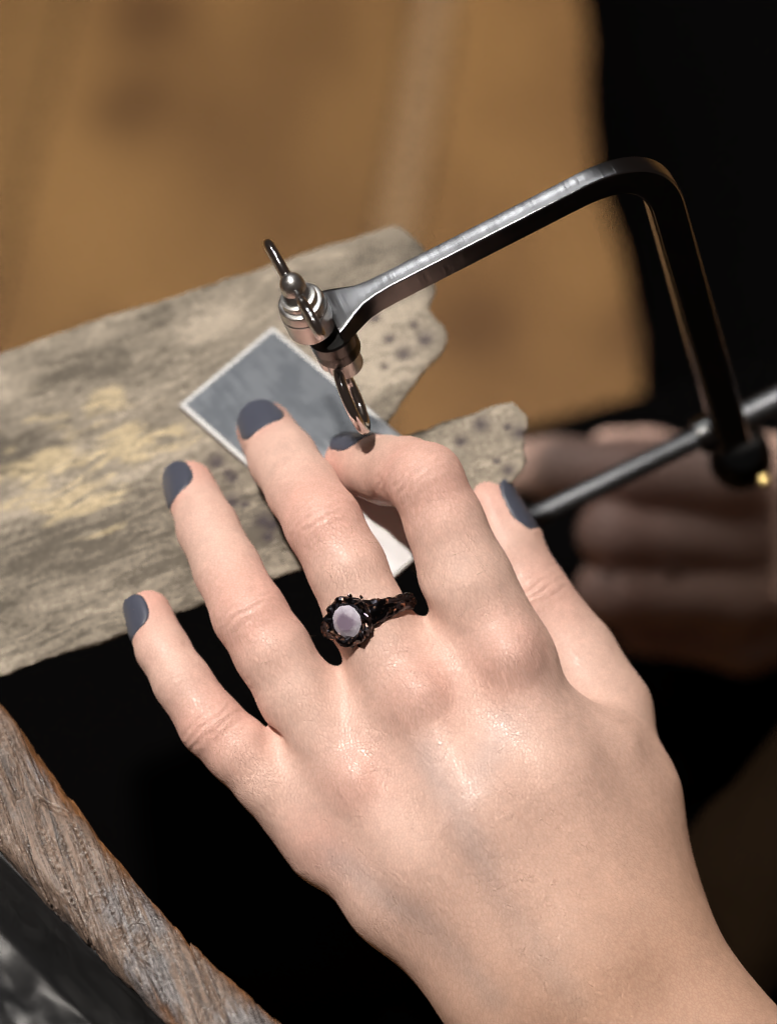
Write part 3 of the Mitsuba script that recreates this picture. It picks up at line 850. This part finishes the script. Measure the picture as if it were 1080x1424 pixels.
# the right hand, closed round the saw handle
RH = {
    "index": [J((117.34, 41.69, -146.39), 11.3), J((89.37, 44.46, -140.07), 9.7), J((71.49, 51.66, -140.41), 8.8), J((61.5, 57.24, -144.07), 7.5)],
    "middle": [J((116.37, 31.52, -164.15), 10.7), J((82.04, 31.49, -147.84), 9.5), J((85.78, 43.32, -172.23), 8.1), J((100.21, 44.67, -183.08), 7.1)],
    "ring": [J((114.09, 20, -178.04), 10.7), J((78.19, 20.1, -159.33), 9.5), J((82.71, 30.92, -184.32), 7.9), J((96.74, 33.03, -195.89), 6.9)],
    "pinky": [J((114.08, 12.98, -193.91), 9.2), J((86.51, 21, -186.77), 7.5), J((89.65, 27.94, -204.76), 6.6), J((99.37, 28.52, -212.57), 5.8)],
    "thumb": [J((132.48, 44.3, -171.64), 11.8), J((115.58, 56.94, -172.23), 9.6), J((99.85, 67.04, -173.17), 8.8), J((90.34, 72.61, -174.5), 7.5)],
}
RPALM = [[J((117.34, 41.69, -146.39), 11.3), J((146.12, 39.93, -170.76), 17.2)], [J((116.37, 31.52, -164.15), 10.7), J((144.16, 32.76, -178.56), 17.2)], [J((114.09, 20, -178.04), 10.7), J((143.19, 25.32, -186.52), 17.1)],
         [J((114.08, 12.98, -193.91), 9.2), J((142.84, 20.01, -194.36), 16.1)], [J((146.12, 39.93, -170.76), 17.2), J((182.92, 33.64, -181.53), 21.4), J((264.97, 31.88, -208.23), 34.2)], [J((142.84, 20.01, -194.36), 16.1), J((179.88, 21.24, -197.12), 21.4), J((262.29, 16.69, -228.99), 34.2)]]


def rhand_fn(p):
    d = None
    for c in RPALM:
        e = chain(p, c, 9)
        d = e if d is None else smin(d, e, 8)
    fd = None
    for c in RH.values():
        e = chain(p, c, 3.5)
        fd = e if fd is None else smin(fd, e, 0.8)
    return smin(d, fd, 5)


allr = np.array([q[:3] for c in list(RH.values()) + RPALM for q in c])
rhand = polish(iso(rhand_fn, allr.min(0) - 24, np.minimum(allr.max(0) + 20, (240, 400, 400)), 1.3), 3)
put("person__hand_001", rhand, "hand_skin", smooth=True)
RED += [(c[1][:3], 12, 0.5) for c in RH.values()]
labels["person__hand"] = {"label": "hand with dark grey nails and a ring pressing the metal sheet"}
labels["person__hand_001"] = {"label": "blurred closed hand gripping the saw handle"}

LEGS = [[J((-198.51, 48.23, -332.5), 95), J((-10.96, 50.25, -331.29), 112), J((250.77, 75.8, -374.27), 124)], [J((-60, -430, -360), 150), J((180, -390, -350), 170), J((460, -300, -330), 180)], [J((255.63, 565.07, -454.12), 84), J((246.77, 388.71, -466.54), 96), J((231.65, 222.96, -437.64), 98), J((306.62, 59.8, -442.15), 110)]]


def legs_fn(p):
    d = smin(smin(chain(p, LEGS[0], 20), chain(p, LEGS[1], 20), 30), chain(p, LEGS[2], 20), 30)
    return d + 5 * (meshkit.fbm(p * np.array([0.02, 0.03, 0.02]), 3, 5) - 0.5)


alll = np.array([q[:3] for c in LEGS for q in c])
put("person__trousers", polish(iso(legs_fn, alll.min(0) - 140, alll.max(0) + 140, 5.0), 2), "black_cloth", smooth=True)
SHADE_PTS = [J((65.62, -96.66, -186.17), 16), J((97.5, -67.07, -180.09), 22), J((133.1, -40.87, -176.05), 24)]  # added dark form whose colour stands in for shaded floor
shade_form = iso(lambda p: chain(p, SHADE_PTS, 10) + 5 * (meshkit.fbm(p * 0.05, 3, 2) - 0.5), np.array([q[:3] for q in SHADE_PTS]).min(0) - 36, np.array([q[:3] for q in SHADE_PTS]).max(0) + 36, 2.5)
put("person__floor_shade", polish(shade_form, 2), "floor_shade_brown", smooth=True)
labels["person"] = {"label": "person in black trousers sawing, one hand steadying the metal sheet and one on the saw", "category": "person"}

# an added dome out of view that shades the saw hand from the lamp
SHADED = np.array((94.23, 31.23, -150.33))
BL = SHADED + 385 * unit(LAMP - SHADED)
scene["black_enamel"] = two({"type": "roughplastic", "diffuse_reflectance": rgb(0.02, 0.02, 0.02), "alpha": 0.1})
dome = [(34 * math.cos(a), 33 * math.sin(a)) for a in np.linspace(0, 1.42, 14)]
put("added_dome__shade", lathe(BL, (0, 0, 1), [(-1.0, 32.5), (-1.5, 33.5)] + [(z, r) for r, z in dome] + [(34, 6), (50, 5), (52, 2)], 48), "black_enamel", smooth=40)
put("added_dome__cord", tube([BL + (0, 0, 50), BL + (0, 0, 700), BL + (0, 0, 1400)], 2.0, 10), "black_enamel", smooth=40)
labels["added_dome"] = {"label": "added unseen black dome on a cord, shading the saw hand", "category": "lamp"}

# ------------------------------------------------------------------ the ring on the middle finger
QA, QB = np.array(FINGERS["middle"][1][:3]), np.array(FINGERS["middle"][3][:3])
RCEN = np.array((13.51, -64.19, 11.66))
fa = unit(QB - QA)
fa = unit(fa + 0.10 * np.array((0.9724, -0.2002, -0.12)))
GC = np.array((9.09, -67.62, 20.1))
ud = (GC - RCEN) - ((GC - RCEN) @ fa) * fa
ud = unit(ud)
vd = np.cross(fa, ud)


def ringpt(th, rr, s):
    return RCEN + rr * (np.cos(th) * ud + np.sin(th) * vd) + s * fa


nth, nph = 200, 28
V, rng = [], np.random.default_rng(3)
for i in range(nth):
    th = 2 * np.pi * i / nth
    dd = abs((th + np.pi) % (2 * np.pi) - np.pi)
    hw = 1.35 + 2.0 * np.exp(-(dd / 0.72) ** 2)
    ht = 0.85 + 0.75 * np.exp(-(dd / 0.6) ** 2)
    for j in range(nph):
        ph = 2 * np.pi * j / nph
        V.append(ringpt(th, 9.35 + ht * np.cos(ph), hw * np.sin(ph)))
V = np.array(V)
I = np.arange(nth * nph).reshape(nth, nph)
A, B = np.roll(I, -1, 0), np.roll(I, -1, 1)
Q = np.stack([I, A, np.roll(A, -1, 1), B], -1).reshape(-1, 4)
band = trimesh.Trimesh(V, np.vstack([Q[:, [0, 1, 2]], Q[:, [0, 2, 3]]]), process=False)
if band.volume < 0:
    band.invert()
N = vnormals(band)
q = meshkit.fbm(np.stack([np.repeat(np.arange(nth), nph) * 0.11, np.tile(np.arange(nph), nth) * 0.42, np.zeros(nth * nph)], 1), 2, 4)
band.vertices = band.vertices + N * (0.75 * (1 - 3.2 * np.abs(q - 0.5)) + 0.3 * meshkit.fbm(band.vertices * 2.0, 2, 8) - 0.3)[:, None]
put("finger_ring__band", band, "dark_ring", smooth=38)
BC = RCEN + ud * 10.0
prof = [(-2.2, 4.3), (-1.4, 4.9), (-0.5, 5.25), (0.3, 5.35), (0.95, 5.1), (1.35, 4.6), (1.3, 4.1), (0.9, 3.6), (0.5, 3.1), (0.2, 2.6)]
na = 46
cup = lathe(BC, ud, prof, na, fa)
cv = cup.vertices.copy()
rel = cv - BC
hh = rel @ ud
rad2 = rel - np.outer(hh, ud)
rr = np.linalg.norm(rad2, axis=1, keepdims=True)
ang = np.arctan2(rad2 @ fa, rad2 @ vd)
petal = 0.5 + 0.5 * np.cos(9 * ang + 2.2 * np.sin(2 * ang + 1))
nz = rng.normal(size=cv.shape) * 0.10
cv = cv + rad2 / np.maximum(rr, 1e-6) * ((petal - 0.5) * 0.55 * np.clip((hh + 1.5) / 2.5, 0, 1))[:, None] + np.outer((petal - 0.45) * 0.55 * (rr[:, 0] > 3.3) * (hh > 0.2), ud) + nz * (rr > 1.0)
cup.vertices = cv
bits = [cup]
for k in range(16):
    a = 2 * np.pi * (k + rng.uniform(-0.35, 0.35)) / 16
    r = rng.uniform(4.9, 5.4)
    c = BC + r * np.cos(a) * vd + r * np.sin(a) * fa + ud * rng.uniform(-1.9, -0.2)
    pts = rng.normal(size=(11, 3))
    pts = c + rng.uniform(0.5, 0.8) * pts / np.linalg.norm(pts, axis=1)[:, None]
    m = m3.Manifold.hull_points(pts).to_mesh()
    bits.append(trimesh.Trimesh(np.asarray(m.vert_properties)[:, :3], np.asarray(m.tri_verts), process=False))
put("finger_ring__bezel", trimesh.util.concatenate(bits), "dark_ring", smooth=False)
gp = []
for r, z, m_, o in ((1.7, 2.15, 8, 0.2), (2.75, 1.6, 8, 0.7), (3.35, 0.95, 12, 0.1), (2.2, -0.4, 10, 0)):
    for k in range(m_):
        a = 2 * np.pi * (k + o + 0.12 * math.sin(k * 2.3)) / m_
        gp.append(BC + ud * z + r * (1.0 * np.cos(a) * vd + 1.06 * np.sin(a) * fa))
put("finger_ring__gem", m3.Manifold.hull_points(np.array(gp)), "gem", smooth=False)
labels["finger_ring"] = {"label": "rugged dark oxidised ring with a milky lilac stone on the middle finger", "category": "ring"}
labels["finger_ring__gem"] = {"label": "faceted milky lilac oval stone"}
